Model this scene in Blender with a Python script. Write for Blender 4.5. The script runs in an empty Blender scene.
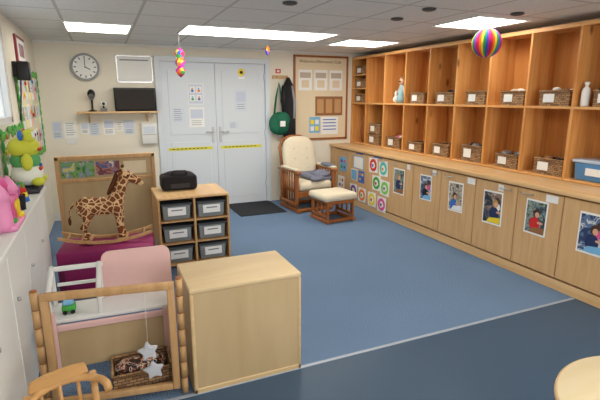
import bpy, bmesh, math, random
from mathutils import Vector, Matrix, Euler
random.seed(7)
sc=bpy.context.scene
pi=math.pi
# ---------------- materials ----------------
def lin(c):
    o=[]
    for x in c[:3]:
        x=x/255.0
        o.append(x/12.92 if x<=.04045 else ((x+.055)/1.055)**2.4)
    return (o[0],o[1],o[2],1)
_m={}
def base(name):
    m=bpy.data.materials.new(name); m.use_nodes=True
    nt=m.node_tree; b=nt.nodes['Principled BSDF']
    return m,nt,b
def P(name,c,rough=.6,metal=0,alpha=1,trans=0,spec=.4,var=.04,vs=30):
    if name in _m: return _m[name]
    m,nt,b=base(name)
    b.inputs['Roughness'].default_value=rough
    b.inputs['Metallic'].default_value=metal
    b.inputs['Specular IOR Level'].default_value=spec
    b.inputs['Alpha'].default_value=alpha
    b.inputs['Transmission Weight'].default_value=trans
    tc=nt.nodes.new('ShaderNodeTexCoord'); n=nt.nodes.new('ShaderNodeTexNoise')
    n.inputs['Scale'].default_value=vs
    nt.links.new(tc.outputs['Object'],n.inputs['Vector'])
    mx=nt.nodes.new('ShaderNodeMix'); mx.data_type='RGBA'
    L=lin(c)
    mx.inputs[6].default_value=tuple([x*(1-var) for x in L[:3]]+[1])
    mx.inputs[7].default_value=tuple([min(1,x*(1+var)) for x in L[:3]]+[1])
    nt.links.new(n.outputs['Fac'],mx.inputs[0]); nt.links.new(mx.outputs[2],b.inputs['Base Color'])
    _m[name]=m; return m
def ramp(nt,stops,interp='LINEAR'):
    r=nt.nodes.new('ShaderNodeValToRGB'); r.color_ramp.interpolation=interp
    e=r.color_ramp.elements
    while len(e)<len(stops): e.new(.5)
    for i,(p,c) in enumerate(stops): e[i].position=p; e[i].color=lin(c)
    return r
def WOOD(name,c1,c2,axis=2,rough=.45,s=14,stretch=.07,knots=False):
    if name in _m: return _m[name]
    m,nt,b=base(name); b.inputs['Roughness'].default_value=rough
    b.inputs['Specular IOR Level'].default_value=.35
    tc=nt.nodes.new('ShaderNodeTexCoord'); mp=nt.nodes.new('ShaderNodeMapping')
    sc_=[1,1,1]; sc_[axis]=stretch; mp.inputs['Scale'].default_value=sc_
    nt.links.new(tc.outputs['Object'],mp.inputs['Vector'])
    n=nt.nodes.new('ShaderNodeTexNoise'); n.inputs['Scale'].default_value=s; n.inputs['Detail'].default_value=5; n.inputs['Distortion'].default_value=.6
    nt.links.new(mp.outputs['Vector'],n.inputs['Vector'])
    r=ramp(nt,[(.3,c1),(.7,c2)]); nt.links.new(n.outputs['Fac'],r.inputs['Fac'])
    out=r.outputs['Color']
    if knots:
        v=nt.nodes.new('ShaderNodeTexVoronoi'); v.inputs['Scale'].default_value=4.2
        mp2=nt.nodes.new('ShaderNodeMapping'); s2=[1,1,1]; s2[axis]=.5; mp2.inputs['Scale'].default_value=s2
        nt.links.new(tc.outputs['Object'],mp2.inputs['Vector']); nt.links.new(mp2.outputs['Vector'],v.inputs['Vector'])
        lt=nt.nodes.new('ShaderNodeMapRange'); lt.inputs[1].default_value=.05; lt.inputs[2].default_value=.13; lt.inputs[3].default_value=.8; lt.inputs[4].default_value=0
        nt.links.new(v.outputs['Distance'],lt.inputs[0])
        mx=nt.nodes.new('ShaderNodeMix'); mx.data_type='RGBA'; mx.inputs[7].default_value=lin((110,62,26))
        nt.links.new(lt.outputs[0],mx.inputs[0]); nt.links.new(out,mx.inputs[6]); out=mx.outputs[2]
    nt.links.new(out,b.inputs['Base Color'])
    _m[name]=m; return m
def SPECK(name,c1,c2,s=220,rough=.95,bump=.3,big=.12):
    if name in _m: return _m[name]
    m,nt,b=base(name); b.inputs['Roughness'].default_value=rough
    b.inputs['Specular IOR Level'].default_value=.25
    tc=nt.nodes.new('ShaderNodeTexCoord')
    n=nt.nodes.new('ShaderNodeTexNoise'); n.inputs['Scale'].default_value=s; n.inputs['Detail'].default_value=3
    n2=nt.nodes.new('ShaderNodeTexNoise'); n2.inputs['Scale'].default_value=2.2; n2.inputs['Detail'].default_value=4
    for k in(n,n2): nt.links.new(tc.outputs['Object'],k.inputs['Vector'])
    r=ramp(nt,[(.38,c1),(.62,c2)]); nt.links.new(n.outputs['Fac'],r.inputs['Fac'])
    mr=nt.nodes.new('ShaderNodeMapRange'); mr.inputs[3].default_value=1-big; mr.inputs[4].default_value=1+big
    nt.links.new(n2.outputs['Fac'],mr.inputs[0])
    h=nt.nodes.new('ShaderNodeHueSaturation'); nt.links.new(mr.outputs[0],h.inputs['Value']); nt.links.new(r.outputs['Color'],h.inputs['Color'])
    nt.links.new(h.outputs['Color'],b.inputs['Base Color'])
    if bump:
        bp=nt.nodes.new('ShaderNodeBump'); bp.inputs['Strength'].default_value=bump; bp.inputs['Distance'].default_value=.004
        nt.links.new(n.outputs['Fac'],bp.inputs['Height']); nt.links.new(bp.outputs['Normal'],b.inputs['Normal'])
    _m[name]=m; return m
def PIC(name,stops,s=12,seed=0):
    if name in _m: return _m[name]
    m,nt,b=base(name); b.inputs['Roughness'].default_value=.35
    tc=nt.nodes.new('ShaderNodeTexCoord'); mp=nt.nodes.new('ShaderNodeMapping'); mp.inputs['Location'].default_value=(seed*3.1,seed*1.7,seed*.9)
    nt.links.new(tc.outputs['Object'],mp.inputs['Vector'])
    n=nt.nodes.new('ShaderNodeTexNoise'); n.inputs['Scale'].default_value=s; n.inputs['Detail'].default_value=3; n.inputs['Distortion'].default_value=1.5
    nt.links.new(mp.outputs['Vector'],n.inputs['Vector'])
    r=ramp(nt,stops,'CONSTANT'); nt.links.new(n.outputs['Fac'],r.inputs['Fac'])
    nt.links.new(r.outputs['Color'],b.inputs['Base Color'])
    _m[name]=m; return m
def EMIT(name,c,s):
    m,nt,b=base(name); b.inputs['Emission Color'].default_value=lin(c); b.inputs['Emission Strength'].default_value=s
    b.inputs['Base Color'].default_value=lin(c); _m[name]=m; return m
def WICKER(name,c1,c2,mo):
    m,nt,b=base(name); b.inputs['Roughness'].default_value=.7
    tc=nt.nodes.new('ShaderNodeTexCoord'); sx=nt.nodes.new('ShaderNodeSeparateXYZ'); nt.links.new(tc.outputs['Object'],sx.inputs[0])
    ad=nt.nodes.new('ShaderNodeMath'); nt.links.new(sx.outputs[0],ad.inputs[0]); nt.links.new(sx.outputs[1],ad.inputs[1])
    cb=nt.nodes.new('ShaderNodeCombineXYZ'); nt.links.new(ad.outputs[0],cb.inputs[0]); nt.links.new(sx.outputs[2],cb.inputs[1])
    br=nt.nodes.new('ShaderNodeTexBrick'); br.inputs['Scale'].default_value=1; br.inputs['Brick Width'].default_value=.038; br.inputs['Row Height'].default_value=.017
    br.inputs['Mortar Size'].default_value=.002; br.inputs['Color1'].default_value=lin(c1); br.inputs['Color2'].default_value=lin(c2); br.inputs['Mortar'].default_value=lin(mo)
    nt.links.new(cb.outputs[0],br.inputs['Vector']); nt.links.new(br.outputs['Color'],b.inputs['Base Color'])
    bp=nt.nodes.new('ShaderNodeBump'); bp.inputs['Strength'].default_value=.5; bp.inputs['Distance'].default_value=.003; bp.invert=True
    nt.links.new(br.outputs['Fac'],bp.inputs['Height']); nt.links.new(bp.outputs['Normal'],b.inputs['Normal'])
    _m[name]=m; return m
def CEIL():
    m,nt,b=base('ceiling_tile'); b.inputs['Roughness'].default_value=.9
    tc=nt.nodes.new('ShaderNodeTexCoord'); sx=nt.nodes.new('ShaderNodeSeparateXYZ'); nt.links.new(tc.outputs['Object'],sx.inputs[0])
    ds=[]
    for i,off in((0,.26),(1,.05)):
        a=nt.nodes.new('ShaderNodeMath'); a.operation='ADD'; a.inputs[1].default_value=off+60; nt.links.new(sx.outputs[i],a.inputs[0])
        q=nt.nodes.new('ShaderNodeMath'); q.operation='MODULO'; q.inputs[1].default_value=.6; nt.links.new(a.outputs[0],q.inputs[0])
        l=nt.nodes.new('ShaderNodeMath'); l.operation='LESS_THAN'; l.inputs[1].default_value=.024; nt.links.new(q.outputs[0],l.inputs[0]); ds.append(l)
    mxm=nt.nodes.new('ShaderNodeMath'); mxm.operation='MAXIMUM'; nt.links.new(ds[0].outputs[0],mxm.inputs[0]); nt.links.new(ds[1].outputs[0],mxm.inputs[1])
    n=nt.nodes.new('ShaderNodeTexNoise'); n.inputs['Scale'].default_value=90; nt.links.new(tc.outputs['Object'],n.inputs['Vector'])
    r=ramp(nt,[(.35,(216,217,216)),(.6,(230,231,230))]); nt.links.new(n.outputs['Fac'],r.inputs['Fac'])
    mx=nt.nodes.new('ShaderNodeMix'); mx.data_type='RGBA'; mx.inputs[7].default_value=lin((190,190,188))
    nt.links.new(mxm.outputs[0],mx.inputs[0]); nt.links.new(r.outputs['Color'],mx.inputs[6]); nt.links.new(mx.outputs[2],b.inputs['Base Color'])
    return m
def GIRAFFE():
    m,nt,b=base('giraffe_fur'); b.inputs['Roughness'].default_value=.9
    tc=nt.nodes.new('ShaderNodeTexCoord'); v=nt.nodes.new('ShaderNodeTexVoronoi'); v.feature='DISTANCE_TO_EDGE'; v.inputs['Scale'].default_value=19
    nt.links.new(tc.outputs['Object'],v.inputs['Vector'])
    r=ramp(nt,[(0,(220,182,136)),(.075,(118,64,30))],'CONSTANT'); nt.links.new(v.outputs['Distance'],r.inputs['Fac']); nt.links.new(r.outputs['Color'],b.inputs['Base Color'])
    _m['giraffe']=m; return m
def RAINBOW(name,n_,vert=False):
    m,nt,b=base(name); b.inputs['Roughness'].default_value=.7
    tc=nt.nodes.new('ShaderNodeTexCoord'); sx=nt.nodes.new('ShaderNodeSeparateXYZ'); nt.links.new(tc.outputs['Object'],sx.inputs[0])
    if vert:
        n=nt.nodes.new('ShaderNodeTexVoronoi'); n.inputs['Scale'].default_value=26; nt.links.new(tc.outputs['Object'],n.inputs['Vector'])
        s2=nt.nodes.new('ShaderNodeSeparateColor'); nt.links.new(n.outputs['Color'],s2.inputs[0]); src=s2.outputs[0]
    else:
        at=nt.nodes.new('ShaderNodeMath'); at.operation='ARCTAN2'; nt.links.new(sx.outputs[1],at.inputs[0]); nt.links.new(sx.outputs[0],at.inputs[1])
        ml=nt.nodes.new('ShaderNodeMath'); ml.operation='MULTIPLY_ADD'; ml.inputs[1].default_value=n_/(2*pi); ml.inputs[2].default_value=50; nt.links.new(at.outputs[0],ml.inputs[0])
        fr=nt.nodes.new('ShaderNodeMath'); fr.operation='FRACT'; nt.links.new(ml.outputs[0],fr.inputs[0]); src=fr.outputs[0]
    r=ramp(nt,[(0,(205,25,85)),(.17,(235,110,30)),(.34,(235,205,55)),(.5,(45,150,75)),(.67,(45,90,190)),(.84,(180,35,140))],'CONSTANT')
    nt.links.new(src,r.inputs['Fac']); nt.links.new(r.outputs['Color'],b.inputs['Base Color'])
    return m

WALL=P('wall_paint',(232,225,209),.9,var=.015)
WHITE=P('white_paint',(226,227,225),.5,var=.01)
DOORW=P('door_upvc',(213,220,227),.35,var=.01)
CARPET=SPECK('carpet_blue',(68,92,122),(126,150,180),150,.98,.5)
LINO=SPECK('vinyl_blue',(42,62,84),(78,102,126),240,.38,.04,.06)
PINE_V=WOOD('pine_vertical',(202,134,68),(232,174,106),2,.42,16,.06,True)
PINE_H=WOOD('pine_horizontal',(212,150,86),(238,188,124),1,.4,16,.06,True)
PINE_B=WOOD('pine_back',(190,122,58),(218,154,88),2,.5,10,.06,True)
BEECH=WOOD('beech_laminate',(202,160,112),(216,178,130),2,.42,26,.08)
BEECHT=WOOD('beech_top',(212,170,118),(228,190,140),1,.3,22,.06)
MAPLE=WOOD('maple_ply',(206,178,136),(220,197,156),0,.5,7,.12)
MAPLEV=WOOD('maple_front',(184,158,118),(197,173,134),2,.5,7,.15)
MAPLE_E=WOOD('maple_edge',(202,172,128),(214,186,142),0,.45,20,.1)
BW=WOOD('beech_solid',(184,142,94),(204,164,116),2,.45,24,.08)
HOAK=WOOD('chair_honey_oak',(140,80,38),(170,104,54),2,.4,24,.08)
CREAM=P('cream_fabric',(222,211,188),.95,var=.06)
BLACK=P('black_plastic',(22,22,24),.4)
DARK=P('dark_fabric',(32,30,34),.9)
GREY=P('grey_plastic',(120,122,126),.5)
METAL=P('steel',(190,190,190),.3,1)
PAPER=P('paper_white',(238,238,236),.7,var=.01)
INK=P('ink_grey',(120,124,134),.7)
PINK=P('pink_plastic',(220,85,150),.4)
PALEP=P('pale_pink_paint',(228,188,184),.5,var=.02)
MAG=P('magenta_trunk',(146,30,96),.5,var=.1)
MAGD=P('magenta_trim',(104,18,70),.5)
YEL=P('yellow',(240,215,50),.5)
YELT=P('hazard_tape',(222,216,60),.5)
GRN=P('green',(70,165,70),.6)
DGRN=P('dark_green',(14,96,70),.7)
RED=P('red',(205,40,40),.6)
BLUE=P('blue',(50,110,190),.5)
NAVY=P('navy',(34,50,92),.6)
LBLUE=P('light_blue',(120,180,222),.5)
ORANGE=P('orange',(240,130,40),.6)
PURP=P('purple',(120,70,160),.6)
WICK=WICKER('wicker',(180,142,100),(128,92,60),(74,50,32))
WICKL=WICKER('wicker_rim',(182,144,100),(142,106,70),(84,58,36))
GREYF=P('grey_blanket',(116,120,138),.95,var=.15,vs=60)
CLEAR=P('clear_tub',(170,180,184),.25,alpha=.6)
CORK=P('cream_cork',(226,210,180),.9,var=.06,vs=80)
BROWNC=P('brown_card',(150,104,66),.8)
SKIN=P('print_skin',(216,166,136),.5); HAIR1=P('print_hair_brown',(74,48,32),.5); HAIR2=P('print_hair_blond',(176,138,84),.5)
POSTB=PIC('poster_blue',[(0,(70,150,205)),(.45,(235,240,245)),(.52,(60,130,190)),(.6,(240,200,90))],14,5)
POSTG=PIC('poster_landscape',[(0,(60,110,60)),(.42,(110,160,80)),(.52,(120,140,170)),(.6,(200,190,120))],9,6)
POSTR=PIC('poster_people',[(0,(110,60,70)),(.45,(180,120,100)),(.52,(70,90,150)),(.6,(220,200,180))],9,8)
PATT=PIC('patterned_cloth',[(0,(25,25,28)),(.45,(180,80,40)),(.5,(235,225,205)),(.55,(40,36,40)),(.64,(90,60,110))],22,9)
PEACH=P('card_peach',(240,190,160),.7)

# ---------------- mesh builder ----------------
class B:
    def __init__(s,name,loc=(0,0,0),rz=0,rot=None,sc=1):
        s.name=name; s.bm=bmesh.new(); s.mats=[]; s.loc=loc; s.rot=rot if rot else (0,0,rz); s.sc=sc
    def mi(s,m):
        if m not in s.mats: s.mats.append(m)
        return s.mats.index(m)
    def add(s,t,m,M=None,smooth=False):
        if M is not None: bmesh.ops.transform(t,matrix=M,verts=t.verts)
        i=s.mi(m)
        for f in t.faces: f.material_index=i; f.smooth=smooth
        me=bpy.data.meshes.new('t'); t.to_mesh(me); t.free(); s.bm.from_mesh(me); bpy.data.meshes.remove(me)
    def box(s,x0,x1,y0,y1,z0,z1,m,bev=.002,seg=1,rot=None,smooth=False,taper=None):
        t=bmesh.new(); bmesh.ops.create_cube(t,size=1)
        sx,sy,sz=abs(x1-x0),abs(y1-y0),abs(z1-z0)
        bmesh.ops.scale(t,vec=(sx,sy,sz),verts=t.verts)
        if taper:
            for v in t.verts:
                if v.co.z<0: v.co.x*=taper; v.co.y*=taper
        if bev>0:
            w=min(bev,.49*min(sx,sy,sz))
            bmesh.ops.bevel(t,geom=list(t.edges),offset=w,segments=seg,affect='EDGES',profile=.5)
        M=Matrix.Translation(((x0+x1)/2,(y0+y1)/2,(z0+z1)/2))
        if rot: M=M@Euler(rot).to_matrix().to_4x4()
        s.add(t,m,M,smooth or seg>1); return s
    def cyl(s,p0,p1,r0,m,r1=None,seg=16,smooth=True):
        p0=Vector(p0);p1=Vector(p1); r1=r0 if r1 is None else r1
        t=bmesh.new(); bmesh.ops.create_cone(t,cap_ends=True,segments=seg,radius1=r0,radius2=r1,depth=(p1-p0).length)
        q=Vector((0,0,1)).rotation_difference((p1-p0).normalized())
        M=Matrix.Translation((p0+p1)/2)@q.to_matrix().to_4x4()
        i=s.mi(m)
        bmesh.ops.transform(t,matrix=M,verts=t.verts)
        for f in t.faces: f.smooth=len(f.verts)==4; f.material_index=i
        me=bpy.data.meshes.new('t'); t.to_mesh(me); t.free(); s.bm.from_mesh(me); bpy.data.meshes.remove(me)
        return s
    def ell(s,c,r,m,rot=None,seg=20):
        t=bmesh.new(); bmesh.ops.create_uvsphere(t,u_segments=seg,v_segments=seg//2+2,radius=1)
        M=Matrix.Translation(c)@(Euler(rot).to_matrix().to_4x4() if rot else Matrix())@Matrix.Diagonal((r[0],r[1],r[2],1))
        s.add(t,m,M,True); return s
    def tube(s,pts,r,m,seg=10):
        pts=[Vector(p) for p in pts]; n=len(pts)
        rs=r if isinstance(r,(list,tuple)) else [r]*n
        t=bmesh.new(); rings=[]
        up=Vector((0,0,1))
        for i,p in enumerate(pts):
            d=(pts[min(i+1,n-1)]-pts[max(i-1,0)]).normalized()
            a=d.cross(up)
            if a.length<.05: a=d.cross(Vector((0,1,0)))
            a.normalize(); b=a.cross(d).normalized()
            rings.append([t.verts.new(p+(a*math.cos(2*pi*k/seg)+b*math.sin(2*pi*k/seg))*rs[i]) for k in range(seg)])
        for i in range(n-1):
            for k in range(seg):
                t.faces.new((rings[i][k],rings[i][(k+1)%seg],rings[i+1][(k+1)%seg],rings[i+1][k]))
        t.faces.new(rings[0][::-1]); t.faces.new(rings[-1])
        bmesh.ops.recalc_face_normals(t,faces=t.faces)
        s.add(t,m,None,True); return s
    def prism(s,pts,axis,a0,a1,m,bev=0,smooth=False):
        t=bmesh.new()
        def mk(p,a):
            c=[p[0],p[1]]; c.insert(axis,a); return t.verts.new(c)
        v0=[mk(p,a0) for p in pts]; v1=[mk(p,a1) for p in pts]
        t.faces.new(v0); t.faces.new(v1[::-1]); n=len(pts)
        for i in range(n): t.faces.new((v0[i],v0[(i+1)%n],v1[(i+1)%n],v1[i]))
        bmesh.ops.recalc_face_normals(t,faces=t.faces)
        if bev>0: bmesh.ops.bevel(t,geom=[e for e in t.edges],offset=bev,segments=2,affect='EDGES')
        s.add(t,m,None,smooth); return s
    def lathe(s,prof,c,m,seg=24):
        t=bmesh.new(); rings=[]
        for r,z in prof: rings.append([t.verts.new((c[0]+r*math.cos(2*pi*k/seg),c[1]+r*math.sin(2*pi*k/seg),c[2]+z)) for k in range(seg)])
        for i in range(len(prof)-1):
            for k in range(seg): t.faces.new((rings[i][k],rings[i][(k+1)%seg],rings[i+1][(k+1)%seg],rings[i+1][k]))
        t.faces.new(rings[0][::-1]); t.faces.new(rings[-1])
        s.add(t,m,None,True); return s
    def done(s,parent=None):
        me=bpy.data.meshes.new(s.name); s.bm.to_mesh(me); s.bm.free()
        for m in s.mats: me.materials.append(m)
        o=bpy.data.objects.new(s.name,me); sc.collection.objects.link(o)
        o.location=s.loc; o.rotation_euler=s.rot; o.scale=(s.sc,)*3
        if parent: o.parent=parent
        s.o=o; return o
def empty(name,loc,rz=0,s=1):
    e=bpy.data.objects.new(name,None); sc.collection.objects.link(e); e.location=loc; e.rotation_euler=(0,0,rz); e.scale=(s,s,s); return e
def ellp(cy,cz,ry,rz,n=18): return [(cy+ry*math.cos(2*pi*k/n),cz+rz*math.sin(2*pi*k/n)) for k in range(n)]

YB=6.4; XR=4.0; XL=-.68; H=2.22; YS=-1.6
# ---------------- room shell ----------------
B('floor').box(XL-.1,XR+.1,2.17,YB+.1,-.1,0,CARPET,0).box(XL-.1,XR+.1,YS-.1,2.17,-.1,0,LINO,0).done()
B('trim_floor_strip').box(XL+.3,3.3,2.158,2.182,0,.004,P('alu_strip',(166,176,190),.45,.3),.001).done()
B('ceiling').box(XL-.1,XR+.1,YS-.1,YB+.1,H,H+.1,CEIL(),0).done()
w=B('wall_back'); 
w.box(XL-.1,.70,YB,YB+.1,0,H,WALL,0).box(2.26,XR+.1,YB,YB+.1,0,H,WALL,0).box(.70,2.26,YB,YB+.1,2.07,H,WALL,0).done()
w=B('wall_left')
WY0,WY1=3.2,4.45
w.box(XL-.1,XL,YS,WY0,0,H,WALL,0).box(XL-.1,XL,WY1,YB,0,H,WALL,0).box(XL-.1,XL,WY0,WY1,0,1.35,WALL,0).box(XL-.1,XL,WY0,WY1,2.12,H,WALL,0).done()
B('wall_right').box(XR,XR+.1,YS,YB,0,H,WALL,0).done()
w=B('wall_south')
w.box(XL,0.0,YS-.1,YS,0,H,WALL,0).box(3.4,XR,YS-.1,YS,0,H,WALL,0).box(0,3.4,YS-.1,YS,0,.8,WALL,0).box(0,3.4,YS-.1,YS,2.1,H,WALL,0).done()
w=B('window_2')
for x in(0,1.1,2.25,3.35): w.box(x,x+.05,YS-.08,YS-.02,.8,2.1,WHITE)
w.box(0,3.4,YS-.08,YS-.02,.8,.85,WHITE).box(0,3.4,YS-.08,YS-.02,2.05,2.1,WHITE).done()
w=B('window_1')
for y in(WY0,3.8,WY1-.05): w.box(XL-.07,XL-.005,y,y+.05,1.35,2.12,WHITE)
w.box(XL-.07,XL-.005,WY0,WY1,1.35,1.40,WHITE).box(XL-.07,XL-.005,WY0,WY1,2.07,2.12,WHITE)
w.box(XL-.05,XL-.045,WY0+.05,WY1-.05,1.4,2.07,P('window_glass',(225,235,245),.1,alpha=.25),0).done()
B('baseboard_back').box(XL,.68,YB-.012,YB,0,.09,WHITE).done()
B('trim_coving').box(XL,XR,YB-.02,YB,H-.025,H,WHITE).done()
LP=EMIT('light_panel',(255,250,238),9.6)
FR=P('light_frame',(225,225,222),.5)
for (x0,x1,y0,y1) in [(-.26,.34,4.73,5.38),(.80,2.42,4.50,5.16),(2.72,3.45,4.84,5.44),(2.94,3.54,3.06,3.66),(.9,2.1,1.6,2.2),(.9,2.1,-.4,.2),(2.94,3.54,.6,1.2)]:  # last three panels are unseen, added to light the near part of the room
    g=B('ceiling_light_panel',((x0+x1)/2,(y0+y1)/2,H)); a=(x1-x0)/2;b_=(y1-y0)/2
    for q in((-a,a,-b_,-b_+.02),(-a,a,b_-.02,b_),(-a,-a+.02,-b_+.02,b_-.02),(a-.02,a,-b_+.02,b_-.02)): g.box(*q,-.012,-.0005,FR,.001)
    g.box(-a+.02,a-.02,-b_+.02,b_-.02,-.008,-.0005,LP,0); g.done()
for x,y in((1.31,3.21),(2.38,3.0),(2.41,3.46),(3.16,2.87)):
    B('ceiling_vent',(x,y,H)).lathe([(.05,-.001),(.055,-.006),(.05,-.014),(.03,-.02)],(0,0,0),P('vent_grey',(70,70,70),.5)).done()

# ---------------- doors ----------------
w=B('trim_door_frame')
w.box(.68,.75,YB-.03,YB+.05,0,2.09,DOORW).box(2.21,2.28,YB-.03,YB+.05,0,2.09,DOORW).box(.75,2.21,YB-.03,YB+.05,2.02,2.09,DOORW).done()
for i,(x0,x1) in enumerate(((.752,1.478),(1.482,2.208))):
    d=B('door_%d'%(i+1),(x0,YB,0)); W=x1-x0
    d.box(0,W,.0,.045,.01,2.018,DOORW,.003)
    d.box(.09,W-.09,-.006,0,.12,.95,DOORW,.004).box(.09,W-.09,-.006,0,1.05,1.92,DOORW,.004)
    hx=W-.05 if i==0 else .05
    d.box(hx-.018,hx+.018,-.012,0,.93,1.15,METAL,.003)
    d.cyl((hx,-.012,1.08),(hx,-.05,1.08),.008,METAL); dx=-.11 if i==0 else .11
    d.cyl((hx,-.05,1.08),(hx+dx,-.05,1.08),.009,METAL)
    d.cyl((hx,-.01,.97),(hx,-.018,.97),.012,METAL)
    d.box(.05,W-.07,-.0085,-.006,.835,.875,YELT,0)
    for k in range(9): d.box(.10+k*.055,.135+k*.055,-.0095,-.0085,.85,.862,P('tape_ink',(60,60,30),.6),0)
    for z in(.25,1.0,1.8): 
        xx=-.004 if i==0 else W-.016
        d.box(xx,xx+.02,-.02,-.0,z,z+.09,DOORW)
    d.done()
def sheet(name,x0,x1,z0,z1,m=PAPER,y=YB,extra=None,off=.0):
    s=B(name,((x0+x1)/2,y,(z0+z1)/2)); a=(x1-x0)/2;b_=(z1-z0)/2
    s.box(-a,a,-off-.003,-off,-b_,b_,m,0)
    if extra: extra(s,a,b_,-off-.004)
    return s.done()
def lines(s,a,b_,y):
    n=max(2,int(b_*2/.03))
    for k in range(n):
        z=b_-.025-k*.028
        if z<-b_+.01: break
        s.box(-a*.75,a*random.uniform(.3,.75),y,y+.001,z-.003,z+.003,INK,0)
def picy(m):
    def f(s,a,b_,y):
        s.box(-a*.8,a*.8,y,y+.001,-b_*.1,b_*.8,m,0)
        for k in range(3): s.box(-a*.7,a*.6,y,y+.001,-b_*.35-k*b_*.2-.003,-b_*.35-k*b_*.2+.003,INK,0)
    return f
def laminated(s,a,b_,y):
    s.box(-a*.9,a*.9,y,y+.001,-b_*.92,b_*.92,P('laminate_lilac',(196,204,222),.3),0)
    for i in range(2):
        for j in range(2):
            cx=-a*.42+i*a*.84; cz=b_*.42-j*b_*.8
            s.box(cx-a*.34,cx+a*.34,y-.001,y,cz-b_*.3,cz+b_*.3,PAPER,0)
            s.prism(ellp(cx,cz+b_*.08,a*.13,b_*.1,12),1,y-.002,y-.001,(SKIN,LBLUE)[(i+j)%2]); s.prism(ellp(cx,cz-b_*.12,a*.2,b_*.12,12),1,y-.002,y-.001,(BLUE,ORANGE,GRN)[(i+2*j)%3])
LIL2=P('laminate_lilac',(196,204,222),.3)
sheet('door_notice',1.10,1.31,1.46,1.74,extra=laminated,off=.0062)
sheet('door_notice',1.10,1.31,1.15,1.42,extra=picy(LIL2),off=.0062)
sheet('door_notice',1.76,1.93,1.36,1.66,P('paper_bluish',(208,217,228),.6),extra=picy(LIL2),off=.0062)
sheet('door_notice',.88,1.04,1.22,1.42,P('paper_bluish',(208,217,228),.6),extra=lines,off=.0062)
sheet('door_notice',1.66,1.80,1.12,1.22,P('paper_bluish',(208,217,228),.6),extra=lines,off=.0062)
s=B('round_door_sign',(1.86,YB-.0062,1.90)); s.cyl((0,0,0),(0,-.003,0),.05,YEL,seg=28); s.cyl((0,-.003,0),(0,-.005,0),.022,BLACK,seg=20); s.box(-.05,.05,-.0035,-.0,-.09,-.06,PAPER,0); s.done()

# ---------------- back wall left ----------------
c=B('wall_clock',(-.14,YB,1.92)); 
c.cyl((0,0,0),(0,-.035,0),.165,P('clock_rim',(140,142,146),.4),seg=40).cyl((0,-.035,0),(0,-.037,0),.138,PAPER,seg=40)
for k in range(12):
    a=k*pi/6; r=.115; c.box(r*math.sin(a)-.006,r*math.sin(a)+.006,-.039,-.037,r*math.cos(a)-.013,r*math.cos(a)+.013,BLACK,0,rot=(0,a,0))
c.box(-.004,.004,-.042,-.040,-.01,.095,BLACK,0)
c.box(.0,.06,-.042,-.040,-.02,-.01,BLACK,0,rot=(0,.5,0)); c.cyl((0,-.037,0),(0,-.046,0),.008,BLACK); c.done()
def wbx(s,a,b_,y):
    s.box(-a,a,y-.006,y,b_-.015,b_,METAL,0).box(-a,a,y-.006,y,-b_,-b_+.015,METAL,0).box(-a,-a+.012,y-.006,y,-b_,b_,METAL,0).box(a-.012,a,y-.006,y,-b_,b_,METAL,0)
    s.box(-a*.8,a*.8,y,y+.001,b_*.62,b_*.7,INK,0)
sheet('whiteboard',.22,.66,1.74,2.08,PAPER,extra=wbx)
s=B('wall_shelf',(.2,YB,1.36)); s.box(-.48,.48,-.2,.0,0,.022,BEECHT,.003)
for x in(-.35,.35): s.prism([(-.001,0),(-.15,0),(-.001,-.12)],0,x-.01,x+.01,BEECH)
s.done()
s=B('speaker',(.41,YB-.1,1.383)); s.box(-.25,.25,-.08,.08,0,.29,BLACK,.008,2); s.box(-.23,.23,-.086,-.08,.02,.27,P('speaker_cloth',(52,48,46),.95),.002); s.done()
s=B('desk_lamp',(-.1,YB-.1,1.383)); s.lathe([(.05,0),(.05,.012),(.012,.02),(.012,.1),(.012,.16)],(0,0,0),BLACK,16); s.ell((0,-.01,.21),(.045,.045,.06),BLACK); s.cyl((0,-.03,.19),(0,-.07,.17),.034,METAL); s.done()
s=B('camera_on_stand',(.03,YB-.12,1.383)); s.box(-.04,.04,-.03,.03,0,.04,GREY,.004).cyl((0,0,.04),(0,0,.07),.01,BLACK).box(-.035,.035,-.025,.025,.07,.12,PAPER,.006).cyl((0,-.025,.095),(0,-.045,.095),.018,BLACK); s.done()
for i,(x0,x1,z0,z1) in enumerate(((-.58,-.47,1.05,1.26),(-.45,-.30,1.05,1.26),(-.26,-.17,1.10,1.24),(-.16,-.04,1.08,1.24),(.0,.14,1.08,1.28),(.16,.24,1.12,1.26),(.25,.38,1.08,1.26))):
    sheet('wall_notice',x0,x1,z0,z1,(P('paper_bluish',(208,217,228),.6) if i%3==0 else PAPER),extra=(lines if i%2 else picy(LIL2)))
s=B('electrical_box',(.56,YB,1.09)); s.box(-.1,.1,-.07,0,-.14,.13,WHITE,.01,2).box(-.07,.07,-.074,-.07,.0,.09,P('paper_bluish',(208,217,228),.6),0); s.box(-.09,.09,-.073,-.07,-.02,-.016,GREY,0); s.done()
s=B('light_switch',(2.45,YB,1.02)); s.box(-.04,.04,-.012,0,-.04,.04,WHITE,.003).box(-.01,.01,-.016,-.012,-.015,.015,WHITE,.001); s.done()
s=B('light_switch',(-.38,YB,1.01)); s.box(-.06,.06,-.012,0,-.03,.03,WHITE,.003).box(-.01,.01,-.016,-.012,-.015,.015,WHITE,.001); s.done()
n=B('notice_board',(3.12,YB,1.54)); a=.46;b_=.63
n.box(-a,a,-.012,0,-b_,b_,CORK,0)
for q in((-a,a,b_-.03,b_),(-a,a,-b_,-b_+.03),(-a,-a+.03,-b_,b_),(a-.03,a,-b_,b_)): n.box(q[0],q[1],-.022,0,q[2],q[3],HOAK,.002)
n.box(-.41,.36,-.015,-.012,.50,.58,P('cream_header',(228,214,182),.8),0)
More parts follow.
